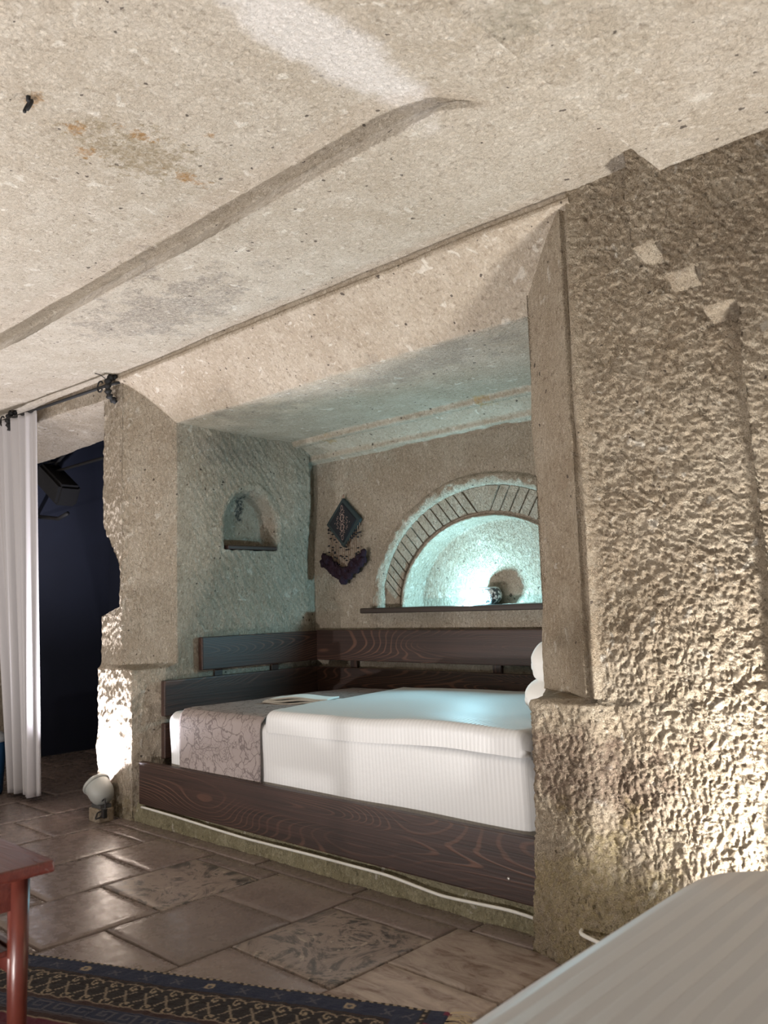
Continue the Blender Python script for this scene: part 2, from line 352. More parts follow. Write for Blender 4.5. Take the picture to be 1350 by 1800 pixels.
l, r_ = vouss(PI/2 - 0.07, -1), vouss(PI/2 - 0.07, 1); bm_obj('keystone', block(np.array([l[0], l[1], (0, 0.588), r_[1], r_[0]])*np.array([0.93, 1])), STONE, wb)

# right: alcove's right wall, splayed jamb, rough wall with the stepped overhang and the projecting pier
zs = np.concatenate([np.arange(-0.06, 2.30, 0.0030)])
segs = [26, 24, 80, 520, 20]
PT = lambda lo: [(-1.16, 3.44), (-1.16, 2.44), (-1.515 + 0.055*lo, 2.36 - 0.10*lo), (-1.28 - 0.175*lo, 2.2), (0.32, 2.2), (1.75, 2.2)]
tt = np.concatenate([k + np.linspace(0, 1, n)[(1 if k else 0):] for k, n in enumerate(segs)]); G = np.zeros((len(zs), len(tt), 3))
for j, z0 in enumerate(zs):
    lo = float(1 - ss(np.array(z0), 0.693, 0.712)); P = np.array(PT(lo)); k = np.minimum(tt.astype(int), 4); f = tt - k; Q = P[k] + (P[k+1]-P[k])*f[:, None]
    Q[:, 0] = np.where(tt >= 3, np.where(tt >= 4, Q[:, 0], -1.28 + 1.6*(tt - 3) - 0.175*lo*np.clip(1 - (tt - 3)/0.3, 0, 1)**2), Q[:, 0])
    G[j, :, 0] = Q[:, 0]; G[j, :, 1] = Q[:, 1]
    ztop = np.where(tt <= 1, 2.02, np.where(tt <= 3, 2.03 + 0.185*np.clip((tt - 2), 0, 1)**0.8, 2.32))
    G[j, :, 2] = np.where(z0 > 0.75, 0.75 + (z0 - 0.75)*(ztop - 0.75)/(2.30 - 0.75), z0)
X, Z = G[..., 0], G[..., 2]; front = (tt >= 3)[None, :]
wob = 0.006*fbm(np.stack([X*0, Z, X*0], -1), 9, 3, 51); wobx = 0.006*fbm(np.stack([X, X*0, X*0], -1), 9, 3, 52)
steps = [(-1.020, -0.935, 1.962), (-0.935, -0.835, 1.862), (-0.835, -0.742, 1.740)]
ov = np.zeros(X.shape)
for a, b, zb in steps:
    q = ss(X, a - 0.004 + wob, a + 0.004 + wob)*ss(Z, zb - 0.030 + wobx, zb + wobx); ov = np.maximum(ov, q)
ov = np.maximum(ov, (0.38 + 0.62*ss(Z, 0.8, 1.6))*ss(X, -0.757 + wob, -0.743 + wob))
foot = 0.06*ss(Z, 0.62, 0.0)*ss(X, -1.5, -1.3) + 0.05*ss(Z, 0.4, 0.0)
bead = -0.012*np.exp(-((X + 1.268)/0.008)**2)*ss(Z, 0.69, 0.72) + 0.010*np.exp(-((X + 1.248)/0.012)**2)*ss(Z, 0.69, 0.72)
ledge = 0.022*ss(Z, 0.712, 0.690)*ss(X, -1.18, -1.27)
G[..., 1] -= np.where(front, 0.080*ov + foot + bead + ledge, 0)
def d_right(G):
    x, z = G[..., 0], G[..., 2]; fr = ss(x, -1.27, -1.18); low = ss(z, 1.25, 0.75)
    w = 0.012*fbm(G, 22, 3, 41); w2 = 0.012*fbm(G, 22, 3, 48); k = fbm(G, 2.4, 2, 49)
    def marks(ang, lu, lv, seed):
        ca, sa = math.cos(ang), math.sin(ang); f = scoops((x + w)*ca - (z + w2)*sa, (z + w2)*ca + (x + w)*sa, lu, lv, seed) + 0.5
        return -ss(f, 0.46, 0.10)
    up = marks(0.50, 0.040, 0.014, 41) + 0.8*marks(0.95, 0.032, 0.013, 42) + 0.5*marks(0.15, 0.022, 0.012, 50)
    dn = marks(1.50, 0.044, 0.0145, 43) + 0.8*marks(1.2, 0.034, 0.0125, 44) + 0.8*marks(0.25, 0.020, 0.011, 51)
    a = up*(1 - low) + dn*low; amp = np.maximum(fr, ss(z, 0.70, 0.66)*0.7)
    return 0.012*fbm(G, 2.6, 2, 45) + (0.0034 + 0.0014*k + 0.0008*low)*a*(0.06 + 0.94*amp) + (0.0018 + 0.0016*low)*fbm(G, 19, 3, 46)*(0.2 + 0.8*amp) + 0.0028*fbm(G, 70, 2, 47)*(0.25 + 0.75*amp)
struct(patch('wall_right', G, d_right, STONE_R, (-0.8, 0, 1)))

# doorway head above the curtain, and the side room, its unlit darkness painted on
DARK = NT('side_room_painted_shade'); c = DARK.co(); DARK.set(Base_Color=DARK.mix(DARK.noise(c, 3, 4), (0.004, 0.006, 0.016), (0.008, 0.012, 0.030)), Roughness=0.8)
prof = resample([(2.195, 2.31), (2.195, 2.152), (2.62, 2.10), (2.66, 2.2)], 0.008); xs2 = np.arange(-6.05, -4.05, 0.01)
G = np.zeros((len(prof), len(xs2), 3)); G[..., 0] = xs2[None, :]; G[..., 1] = prof[:, :1]; G[..., 2] = prof[:, 1:]
G[..., 2] -= (0.03*np.exp(-((xs2 + 4.75)/0.6)**2) - 0.03)[None, :]*(-1)*np.where(G[..., 2] < 2.16, 1, 0)
struct(patch('wall_doorhead', G, lambda G: 0.006*fbm(G, 5, 3, 61) + 0.003*scoops(G[..., 0], G[..., 1] + G[..., 2], 0.05, 0.02, 62), STONE, (-5, 1.5, 1)))
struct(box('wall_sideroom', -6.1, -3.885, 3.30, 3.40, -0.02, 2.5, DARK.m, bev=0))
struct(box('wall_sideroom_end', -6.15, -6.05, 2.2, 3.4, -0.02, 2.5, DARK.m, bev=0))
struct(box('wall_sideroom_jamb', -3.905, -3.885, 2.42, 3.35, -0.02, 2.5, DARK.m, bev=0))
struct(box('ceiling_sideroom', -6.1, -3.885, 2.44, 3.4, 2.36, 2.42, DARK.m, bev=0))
# the rest of the cave room round the camera
def wallgrid(name, pa, pb, mat):
    n = 60; a = np.array(pa); b = np.array(pb); G = np.zeros((30, n, 3)); t = np.linspace(0, 1, n)
    G[..., :2] = (a[None] + (b - a)[None]*t[:, None])[None]; G[..., 2] = np.linspace(-0.02, 2.4, 30)[:, None]
    return struct(patch(name, G, lambda G: 0.03*fbm(G, 2, 2, 71), mat, (-2, 0, 1)))
wallgrid('wall_front', (-6.1, -2.6), (1.75, -2.6), STONE); wallgrid('wall_side', (-6.0, -2.65), (-6.0, 2.5), STONE); wallgrid('wall_far', (1.7, -2.65), (1.7, 2.5), STONE)

# plinth under the bed: worn rock step
xs3 = np.arange(-3.80, -1.40, 0.012); prof = resample([(2.42, 0.10), (2.235, 0.098), (2.212, 0.085), (2.20, 0.0), (2.19, -0.05)], 0.008)
G = np.zeros((len(prof), len(xs3), 3)); G[..., 0] = xs3[None]; G[..., 1] = prof[:, :1]; G[..., 2] = prof[:, 1:]
struct(patch('trim_1', G, lambda G: 0.006*fbm(G, 9, 3, 81) + 0.003*fbm(G, 40, 2, 82), STONE_B, (-2, 1, 0.3)))

# ------------------------------------------------------------------ floor and its tiles
grout = NT('grout'); grout.set(Base_Color=(0.10, 0.085, 0.07), Roughness=0.95)
fl = struct(box('floor', -6.1, 1.8, -2.7, 3.4, -0.10, -0.008, grout.m, bev=0))
def tile_mat(name, kind):
    m = NT(name); c = m.co(); oi = m.n('ShaderNodeObjectInfo')
    off = m.n('ShaderNodeVectorMath', {0: c, 1: m.n('ShaderNodeVectorMath', {0: oi.outputs['Random'], 1: (7, 3, 5)}, operation='MULTIPLY')}, operation='ADD')
    n1 = m.noise(off, 3.5, 6, 0.6, 0.4); n2 = m.noise(off, 26, 5, 0.65)
    if kind == 'plain':
        col = m.ramp(n1, [(0.3, (0.165, 0.130, 0.118)), (0.5, (0.20, 0.158, 0.142)), (0.7, (0.235, 0.19, 0.17))])
        col = m.mix(m.rng(n2, 0.55, 0.75, 0, 0.14), col, (0.40, 0.33, 0.29)); rough = m.rng(n2, 0.3, 0.7, 0.20, 0.36)
    elif kind == 'pale':
        v = m.noise(m.n('ShaderNodeVectorMath', {0: off, 1: (1.5, 4.0, 1)}, operation='MULTIPLY'), 5, 6, 0.7, 1.2)
        col = m.ramp(v, [(0.35, (0.18, 0.12, 0.09)), (0.47, (0.33, 0.265, 0.225)), (0.6, (0.42, 0.35, 0.30)), (0.75, (0.48, 0.41, 0.355))]); rough = 0.42
    else:
        v = m.noise(off, 5.5, 7, 0.7, 2.2); e = m.noise(off, 17, 4, 0.7, 1.0)
        col = m.ramp(v, [(0.36, (0.045, 0.042, 0.042)), (0.44, (0.11, 0.095, 0.085)), (0.49, (0.25, 0.20, 0.175)), (0.57, (0.30, 0.245, 0.21)), (0.63, (0.085, 0.075, 0.07)), (0.72, (0.21, 0.17, 0.15))])
        col = m.mix(m.rng(e, 0.6, 0.66, 0, 0.6), col, (0.50, 0.42, 0.34)); rough = 0.34
    hs = m.n('ShaderNodeHueSaturation', {'Value': m.rng(oi.outputs['Random'], 0, 1, 0.82, 1.18), 'Color': col})
    m.set(Base_Color=hs.outputs[0], Roughness=rough)
    nb = m.bump(m.noise(c, 7, 4, 0.5), 0.25, 0.012); m.bump(m.noise(c, 70, 4, 0.7), 0.12, 0.003, nb); return m.m
TPL, TPA, TBR = tile_mat('tile_plain', 'plain'), tile_mat('tile_pale', 'pale'), tile_mat('tile_breccia', 'breccia')
def tile(x0, x1, y0, y1, mat):
    bm = bmesh.new(); g = 0.004; nx = max(2, int((x1-x0)/0.03)); ny = max(2, int((y1-y0)/0.03))
    X = [x0+g+(x1-x0-2*g)*i/nx for i in range(nx+1)]; Yv = [y0+g+(y1-y0-2*g)*i/ny for i in range(ny+1)]; X.insert(1, X[0]+0.004); X.insert(-1, X[-1]-0.004); Yv.insert(1, Yv[0]+0.004); Yv.insert(-1, Yv[-1]-0.004); nx += 2; ny += 2
    tilt = [random.uniform(-0.004, 0.004) for _ in range(2)]; dz = random.uniform(-0.0015, 0.0015)
    top = []
    for jy, yy in enumerate(Yv):
        row = []
        for ix, xx in enumerate(X):
            ed = ix in (0, nx) or jy in (0, ny); jx = random.uniform(-0.0018, 0.0018) if ed else 0; jyy = random.uniform(-0.0018, 0.0018) if ed else 0
            row.append(bm.verts.new((xx+jx, yy+jyy, dz + tilt[0]*(xx-x0-0.2) + tilt[1]*(yy-y0-0.2) - (0.0022 if ed else 0))))
        top.append(row)
    for j in range(ny):
        for i in range(nx): bm.faces.new((top[j][i], top[j][i+1], top[j+1][i+1], top[j+1][i]))
    ring = [top[0][i] for i in range(nx+1)] + [top[j][nx] for j in range(1, ny+1)] + [top[ny][i] for i in range(nx-1, -1, -1)] + [top[j][0] for j in range(ny-1, 0, -1)]
    low = [bm.verts.new((v.co.x, v.co.y, -0.02)) for v in ring]
    for k in range(len(ring)): bm.faces.new((ring[k], low[k], low[(k+1) % len(ring)], ring[(k+1) % len(ring)]))
    bmesh.ops.recalc_face_normals(bm, faces=bm.faces)
    return bm_obj('tile', bm, mat, fl, smooth=True)
cols = [(-5.99, -5.54), (-5.54, -5.11), (-5.11, -4.68), (-4.68, -4.25), (-4.25, -3.82), (-3.82, -3.40), (-3.40, -3.00), (-3.00, -2.59), (-2.59, -2.165), (-2.165, -1.725), (-1.725, -1.335), (-1.335, -0.92), (-0.92, -0.5), (-0.5, -0.08), (-0.08, 0.34), (0.34, 0.76), (0.76, 1.18), (1.18, 1.68)]
offs = {6: 1.404, 7: 1.608, 8: 1.404, 9: 1.578, 10: 1.79, 11: 1.60}
special = {(9, 1.578): TBR, (10, 1.79): TPA, (10, 1.38): TPA, (11, 1.60): TPA, (7, 1.608): TBR, (8, 1.82): TPL}
for ci, (x0, x1) in enumerate(cols):
    o = offs.get(ci, 1.4 + 0.21*(ci % 2)); ed = [o + 0.415*k for k in range(-12, 6)]; ymax = 2.118 if x0 > -3.9 else 3.3
    ed = [q for q in ed if -2.6 < q < ymax - 0.07]; ed = [-2.6] + ed + [ymax]
    for a, b in zip(ed[:-1], ed[1:]):
        mat = TPL
        for (sc_, sy), mm in special.items():
            if sc_ == ci and abs(a - sy) < 0.02: mat = mm
        if mat is TPL and ci not in offs and random.random() < 0.2 and ci not in (3, 4, 5): mat = TPA
        tile(x0, x1, a, b, mat)
for a, b in zip([-3.9, -3.3, -2.745, -2.2, -1.681, -1.2, -0.6, 0.0, 0.6, 1.2], [-3.3, -2.745, -2.2, -1.681, -1.2, -0.6, 0.0, 0.6, 1.2, 1.68]): tile(a, b, 2.12, 2.225, TPL)

# ------------------------------------------------------------------ materials for the things
def wood_mat(name, axis, dark=(0.018, 0.009, 0.006), mid=(0.048, 0.022, 0.016), light=(0.19, 0.090, 0.056), rough=0.5, amt=0.5):
    m = NT(name); oi = m.n('ShaderNodeObjectInfo'); s = {'x': (1.1, 9, 9), 'y': (9, 1.1, 9), 'z': (9, 9, 1.1)}[axis]
    c0 = m.co(s); c = m.n('ShaderNodeVectorMath', {0: c0, 1: m.n('ShaderNodeVectorMath', {0: oi.outputs['Random'], 1: (11, 23, 17)}, operation='MULTIPLY')}, operation='ADD')
    kn = m.vor(c, 0.9); knot = m.rng(kn, 0.30, 0.0, 0, 1, True)
    base = m.noise(c, 0.55, 1, 0.4, 0.4); f = m.math('ADD', m.math('MULTIPLY', base, 290), m.math('MULTIPLY', knot, 22))
    s1 = m.math('SINE', f); line = m.math('MULTIPLY', m.rng(s1, 0.55, 1.0, 0, 1, True), m.rng(m.noise(c, 0.8, 2), 0.38, 0.62)); fine = m.noise(m.n('ShaderNodeVectorMath', {0: c, 1: (1, 9, 9) if axis == 'x' else (9, 1, 9)}, operation='MULTIPLY'), 1.5, 4, 0.6)
    col = m.mix(m.rng(fine, 0.3, 0.7), dark, mid); col = m.mix(m.math('MULTIPLY', line, amt), col, light); col = m.mix(m.rng(knot, 0.75, 0.97), col, dark)
    m.set(Base_Color=col, Roughness=rough); m.bump(m.math('ADD', m.math('MULTIPLY', line, 0.5), fine), 0.35, 0.002); return m.m
WX, WY, WZ = wood_mat('dark_stained_pine', 'x'), wood_mat('dark_stained_pine_deep', 'y'), wood_mat('dark_stained_post', 'z')
WSH = wood_mat('shelf_wood', 'x', dark=(0.02, 0.012, 0.009), mid=(0.045, 0.028, 0.020), light=(0.09, 0.055, 0.04), amt=0.3)
RED = wood_mat('red_brown_polished_wood', 'x', dark=(0.075, 0.016, 0.012), mid=(0.13, 0.030, 0.020), light=(0.17, 0.045, 0.028), rough=0.28, amt=0.25)
REDZ = wood_mat('red_brown_polished_leg', 'z', dark=(0.085, 0.020, 0.015), mid=(0.14, 0.034, 0.022), light=(0.18, 0.05, 0.03), rough=0.32, amt=0.25)
def cloth_mat(name, col, axis=(1, 0, 0), freq=0, stripe=0.1, fine=900):
    m = NT(name); c = m.co(); sx = m.n('ShaderNodeSeparateXYZ', {0: c})
    d = m.n('ShaderNodeVectorMath', {0: c, 1: axis}, operation='DOT_PRODUCT').outputs['Value']
    if freq:
        s = m.rng(m.math('SINE', m.math('MULTIPLY', d, freq*2*PI)), -0.25, 0.25, 0, 1, True)
        base = m.mix(s, tuple(x*(1-stripe) for x in col), col); m.set(Base_Color=base, Roughness=m.rng(s, 0, 1, 0.85, 0.5))
        nb = m.bump(s, 0.25, 0.0015); m.bump(m.noise(c, 60, 3, 0.6), 0.12, 0.003, nb)
    else:
        m.set(Base_Color=col, Roughness=0.85); m.bump(m.noise(c, 60, 3, 0.6), 0.15, 0.003)
    m.b.inputs['Sheen Weight'].default_value = 0.15
    return m.m
SHEET = cloth_mat('white_satin_stripe_sheet', (0.66, 0.66, 0.655), (1, 0, 0), 58, 0.05)
SHEETF = cloth_mat('white_satin_stripe_duvet', (0.66, 0.68, 0.73), (1, 0, 0), 27, 0.04)
PILLOW = cloth_mat('white_cotton', (0.78, 0.77, 0.74))
CURT = cloth_mat('off_white_curtain_cotton', (0.43, 0.415, 0.425), (1, 0, 0), 0)
def simple(name, col, rough=0.5, metal=0.0, emit=None, es=0.0):
    m = NT(name); c = m.co(); m.set(Base_Color=m.mix(m.rng(m.noise(c, 25, 3), 0.3, 0.7, 0, 0.3), col, tuple(x*0.75 for x in col)), Roughness=rough, Metallic=metal)
    if emit: m.b.inputs['Emission Color'].default_value = (*emit, 1); m.b.inputs['Emission Strength'].default_value = es
    return m.m
BLACK = simple('black_iron', (0.006, 0.006, 0.007), 0.7); CABLE = simple('white_cable_plastic', (0.72, 0.71, 0.66), 0.4); BCAB = simple('black_cable', (0.01, 0.01, 0.012), 0.4)

# ------------------------------------------------------------------ the bed in the alcove
bf = empty('alcove_bed_frame', (-2.6, 2.8, 0)); inv = Matrix.Translation((2.6, -2.8, 0))
def child(o, p): o.parent = p; o.matrix_parent_inverse = Matrix.Translation(-p.location) if p.rotation_euler.z == 0 else p.matrix_world.inverted(); return o
tag(bf, 'dark stained pine bed frame of wide planks built into the stone alcove', 'bed frame')
def plank(x0, x1, y0, y1, z0, z1, mat, name='plank', bev=0.006):
    o = box(name, x0, x1, y0, y1, z0, z1, mat, None, bev); return child(o, bf)
plank(-3.715, -1.470, 2.185, 2.218, 0.090, 0.288, WX, 'front_board')
for a, b, y0 in ((0.694, 0.863, 2.52), (0.488, 0.660, 2.30), (0.285, 0.455, 2.30)): plank(-3.705, -3.668, y0, 3.33, a, b, WY)
for a, b in ((0.695, 0.866), (0.488, 0.657)): plank(-3.668, -1.22, 3.305, 3.335, a, b, WX)
for xx in (-3.42, -2.44, -1.75): plank(xx, xx + 0.05, 3.334, 3.352, 0.3, 0.85, WZ, 'batten', 0.002)
for yy in (2.62, 3.0): plank(-3.722, -3.705, yy, yy + 0.05, 0.3, 0.85, WZ, 'batten', 0.002)
plank(-1.500, -1.478, 2.25, 3.30, 0.30, 0.640, WY, 'side_board')
plank(-3.66, -1.50, 2.23, 3.30, 0.20, 0.25, WX, 'slat_base')
plank(-2.03, -1.97, 2.20, 2.26, 0.085, 0.22, WZ, 'foot_block', 0.002)
sc = lathe('screw_head', [(0.0, 0.002), (0.005, 0.002), (0.006, 0), (0.006, -0.004)], (-1.575, 2.185, 0.155), simple('screw_steel', (0.5, 0.48, 0.45), 0.4, 0.9), None, 10, (0, -1, 0)); child(sc, bf)

def rounded_slab(name, x0, x1, y0, y1, z0, z1, r, mat, step=0.02, wr=0.0, seed=0, side_wr=0.0):
    """soft box: superellipse cross-section mapped from a cube sphere-like grid via bmesh"""
    bm = bmesh.new(); box_bm(x0, x1, y0, y1, z0, z1, r, 5, bm)
    return bm
def soft_top(name, x0, x1, y0, y1, z0, z1, r, mat, parent=None, step=0.015, fn=None, bottom=True):
    """cloth covered block: profile goes up the front, over the top and down the back; ends closed"""
    us = np.arange(0, 1.0001, 1.0/max(8, int((x1-x0)/step))); us = us/us[-1]
    def rp(a0, a1, b0, b1):  # rounded U profile in (y,z)
        p = [(a0, b0)]; p += [(a0 + r - r*math.cos(t), b1 - r + r*math.sin(t)) for t in np.linspace(0, PI/2, 10)]
        p += [(a1 - r + r*math.sin(t), b1 - r + r*math.cos(t)) for t in np.linspace(0, PI/2, 10)]; p += [(a1, b0)]; return resample(p, step)
    pr = rp(y0, y1, z0, z1); G = np.zeros((len(pr), len(us), 3))
    for j, (yy, zz) in enumerate(pr):
        G[j, :, 0] = x0 + (x1-x0)*us; G[j, :, 1] = yy; G[j, :, 2] = zz
    # round the ends
    for X_, s in ((x0, 1), (x1, -1)):
        d = np.abs(G[..., 0] - X_); k = np.clip(1 - d/r, 0, 1); q = r*(1 - np.sqrt(1 - k*k))
        cy, cz = (y0+y1)/2, z0
        G[..., 1] += np.clip(cy - G[..., 1], -q, q); G[..., 2] -= np.where(G[..., 2] > z0 + r*0.5, q, 0)
    if fn is not None: G = fn(G)
    Gc = np.concatenate([G[:, :1].copy(), G, G[:, -1:].copy()], 1); Gc[:, 0, 2] = z0; Gc[:, -1, 2] = z0
    Gc[:, 0, 1] = np.clip(Gc[:, 0, 1], y0, y1)
    return link(name, grid_mesh(name, Gc, flip=False), mat, parent, smooth=True)
def mat_fn(G):
    G = G.copy(); s = (G[..., 1] < 2.27); G[..., 1] += np.where(s, 0.006*fbm(G, 3, 2, 91) + 0.004*np.sin(G[..., 2]*16 + 3), 0); G[..., 2] += np.where(~s, 0.004*fbm(G, 4, 2, 93), 0); return G
mt = soft_top('mattress', -3.555, -1.508, 2.238, 3.295, 0.252, 0.530, 0.045, SHEET, None, 0.02, mat_fn)
tag(mt, 'white mattress with satin striped sheet hanging over the front, in the alcove', 'mattress')
def duv_fn(G):
    G = G.copy(); x = G[..., 0]; t = (x + 2.85)/1.35
    kk = np.clip((G[..., 1] - 2.25)/1.05, 0, 1); G[..., 0] -= 0.19*kk*(1 - np.clip(t, 0, 1))
    G[..., 2] += 0.010*fbm(G, 2.2, 2, 95) + 0.014*t - 0.010 + 0.005*np.exp(-((x + 1.95)/0.35)**2)
    G[..., 2] += np.where(G[..., 1] < 2.31, 0.002*np.sin(x*6), 0); G[..., 1] += np.where(G[..., 1] < 2.40, 0.012*np.sin(x*2.4 + 1) + 0.004*fbm(G, 6, 2, 96), 0)
    return G
dv = soft_top('folded_duvet', -2.81, -1.512, 2.218, 3.285, 0.505, 0.588, 0.034, SHEET, None, 0.016, duv_fn)
tag(dv, 'white striped duvet folded flat on the alcove mattress', 'duvet')
# runner with branch print
RUN = NT('mauve_branch_print'); c = RUN.co()
w = RUN.n('ShaderNodeVectorMath', {0: c, 1: RUN.n('ShaderNodeVectorMath', {0: RUN.n('ShaderNodeTexNoise', {'Vector': c, 'Scale': 9, 'Detail': 4}).outputs['Color'], 1: (0.16, 0.16, 0.16)}, operation='MULTIPLY')}, operation='ADD')
e1 = RUN.vor(w, 15, 'DISTANCE_TO_EDGE'); e2 = RUN.vor(w, 40, 'DISTANCE_TO_EDGE'); msk = RUN.noise(c, 9, 3)
ln = RUN.math('MAXIMUM', RUN.rng(e1, 0.05, 0.015), RUN.math('MULTIPLY', RUN.rng(e2, 0.06, 0.02), RUN.rng(msk, 0.45, 0.55)))
RUN.set(Base_Color=RUN.mix(RUN.math('MULTIPLY', ln, 0.75), RUN.mix(RUN.noise(c, 4), (0.27, 0.225, 0.21), (0.33, 0.28, 0.265)), (0.10, 0.075, 0.075)), Roughness=0.75)
RUN.bump(RUN.noise(c, 120, 3), 0.2, 0.002)
yz = resample([(2.228, 0.262), (2.226, 0.49), (2.233, 0.525), (2.25, 0.541), (2.29, 0.546), (3.29, 0.546)], 0.014); u = np.linspace(0, 1, 44); G = np.zeros((len(yz), 44, 3))
for j, (y, z) in enumerate(yz):
    k = max(0, (y - 2.25)/1.05); a = -3.42 + 0.06*k; b = -2.828 - 0.20*k
    G[j, :, 0] = a + (b - a)*u; G[j, :, 1] = y; G[j, :, 2] = z + (0.004 + 0.008*ss(u, 0.9, 1.0)*k if y > 2.245 else 0)
    if y <= 2.245: G[j, :, 1] -= 0.004
G[..., 2] += 0.003*fbm(G, 8, 2, 99)*(G[..., 1] > 2.25)
me = grid_mesh('bed_runner', G); run = link('bed_runner', me, RUN.m, None, True); so = run.modifiers.new('thick', 'SOLIDIFY'); so.thickness = 0.005; so.offset = 0
tag(run, 'mauve bed runner with dark branch print draped across the white alcove bed', 'bed runner')
# folded white cloth lying on the runner
fw = empty('folded_towel', (-3.05, 2.66, 0.553), 0.35); tag(fw, 'small folded white towel lying on the mauve bed runner', 'towel')
for k, (zz, s) in enumerate(((0.004, 1.0), (0.013, 0.96), (0.022, 0.86))):
    uu = np.linspace(-0.5, 0.5, 24); G = np.zeros((12, 24, 3)); G[..., 0] = uu[None]*0.36*s; G[..., 1] = (np.linspace(-0.5, 0.5, 12)[:, None])*0.15*s
    G[..., 2] = zz + 0.004*np.sin(G[..., 0]*25 + k) + 0.010*(k > 0)*np.cos(G[..., 0]*9)*np.cos(G[..., 1]*20)*0.8
    o = link('fold', grid_mesh('fold', G), PILLOW, fw, True); q = o.modifiers.new('t', 'SOLIDIFY'); q.thickness = 0.007; q.offset = 0
# pillows leaning at the right end
def pillow(loc, size, rot, label):
    n = 33; u = np.sin(np.linspace(-PI/2, PI/2, n)); U, V = np.meshgrid(u, u); prof = np.clip((1 - np.abs(U)**5)*(1 - np.abs(V)**5), 0, 1)**0.5
    s = 1 - 0.05*(np.abs(U)**2)*(1 - np.abs(V)) ; Gs = []
    for sg in (1, -1):
        G = np.stack([U*np.sqrt(1 - 0.36*V**2*U**2)*size[0]/2, V*np.sqrt(1 - 0.36*U**2*V**2)*size[1]/2, sg*prof*size[2]/2], -1); G += 0.010*fbm(G, 14, 3, 101)[..., None]*np.array([0.6, 0.3, 1.0])*(prof[..., None] > 0); Gs.append(G)
    bm = bmesh.new()
    for sg, G in zip((1, -1), Gs):
        vs2 = [[bm.verts.new(G[i, j]) for j in range(n)] for i in range(n)]
        for i in range(n-1):
            for j in range(n-1):
                f = (vs2[i][j], vs2[i][j+1], vs2[i+1][j+1], vs2[i+1][j]); bm.faces.new(f if sg > 0 else f[::-1])
    bmesh.ops.remove_doubles(bm, verts=bm.verts, dist=0.0005); o = bm_obj('pillow', bm, PILLOW, None, True); o.location = loc; o.rotation_euler = rot
    return tag(o, label, 'pillow')
pillow((-1.562, 2.78, 0.655), (0.40, 0.62, 0.135), (0, math.radians(2), 0.03), 'white pillow lying on the folded duvet beside the jamb')
pillow((-1.535, 2.78, 0.770), (0.38, 0.60, 0.165), (0, math.radians(5), -0.02), 'white pillow lying on top of the other pillow in the alcove')

# ------------------------------------------------------------------ shelves, bowl, lamp, hanging
sh = bm_obj('arch_shelf', box_bm(-3.275, -1.60, 3.272, 3.49, 0.955, 0.984, 0.009, 3), WSH); tag(sh, 'long dark wooden shelf board under the carved arch', 'shelf')
ns = bm_obj('niche_shelf', box_bm(-3.815, -3.70, 2.712, 3.052, 1.325, 1.346, 0.006, 3), WY); tag(ns, 'short dark wooden shelf board in the small arched niche', 'shelf')
bw = empty('mosaic_bowl', (-2.505, 3.422, 0.984)); tag(bw, 'small round bowl with silver mosaic sides on the arch shelf', 'bowl')
MOS = NT('silver_mosaic'); c = MOS.co(); e1 = MOS.vor(c, 75, 'DISTANCE_TO_EDGE'); vc = MOS.n('ShaderNodeTexVoronoi', {'Vector': c, 'Scale': 75}).outputs['Color']
tone = MOS.n('ShaderNodeSeparateColor', {0: vc}).outputs[0]
MOS.set(Base_Color=MOS.mix(MOS.rng(e1, 0.03, 0.06), (0.02, 0.02, 0.022), MOS.mix(MOS.math('GREATER_THAN', tone, 0.22), (0.08, 0.09, 0.1), (0.85, 0.87, 0.88))), Metallic=0.1, Roughness=0.35); MOS.bump(MOS.rng(e1, 0.03, 0.1), 0.6, 0.003)
lathe('bowl_body', [(0.0, 0.002), (0.028, 0.0), (0.045, 0.008), (0.060, 0.028), (0.064, 0.045), (0.060, 0.065), (0.050, 0.080), (0.046, 0.080), (0.055, 0.062), (0.058, 0.045), (0.05, 0.025), (0.0, 0.012)], (0, 0, 0), MOS.m, bw, 40)
tr = lathe('rim', [(0.051, 0.079), (0.0525, 0.083), (0.050, 0.087), (0.0465, 0.085), (0.046, 0.079)], (0, 0, 0), simple('silver_rim', (0.6, 0.6, 0.6), 0.3, 0.8), bw, 40)
lp = empty('led_puck', (-2.560, 3.290, 0.984)); tag(lp, 'tiny white LED puck light on the arch shelf before the bowl', 'lamp')
lathe('puck_body', [(0, 0), (0.014, 0), (0.014, 0.005), (0.010, 0.006)], (0, 0, 0), CABLE, lp, 20); lathe('puck_lens', [(0.010, 0.0055), (0.006, 0.007), (0, 0.0075)], (0, 0, 0), simple('puck_lens', (0.9, 0.95, 1), 0.4, 0, CYAN, 6), lp, 20)
nl = bpy.data.lights.new('led_puck_light', 'POINT'); nl.energy = P_NICHE; nl.color = CYAN; nl.shadow_soft_size = 0.012
no = bpy.data.objects.new('led_puck_light', nl); COL.objects.link(no); no.parent = lp; no.location = (0, 0, 0.018)

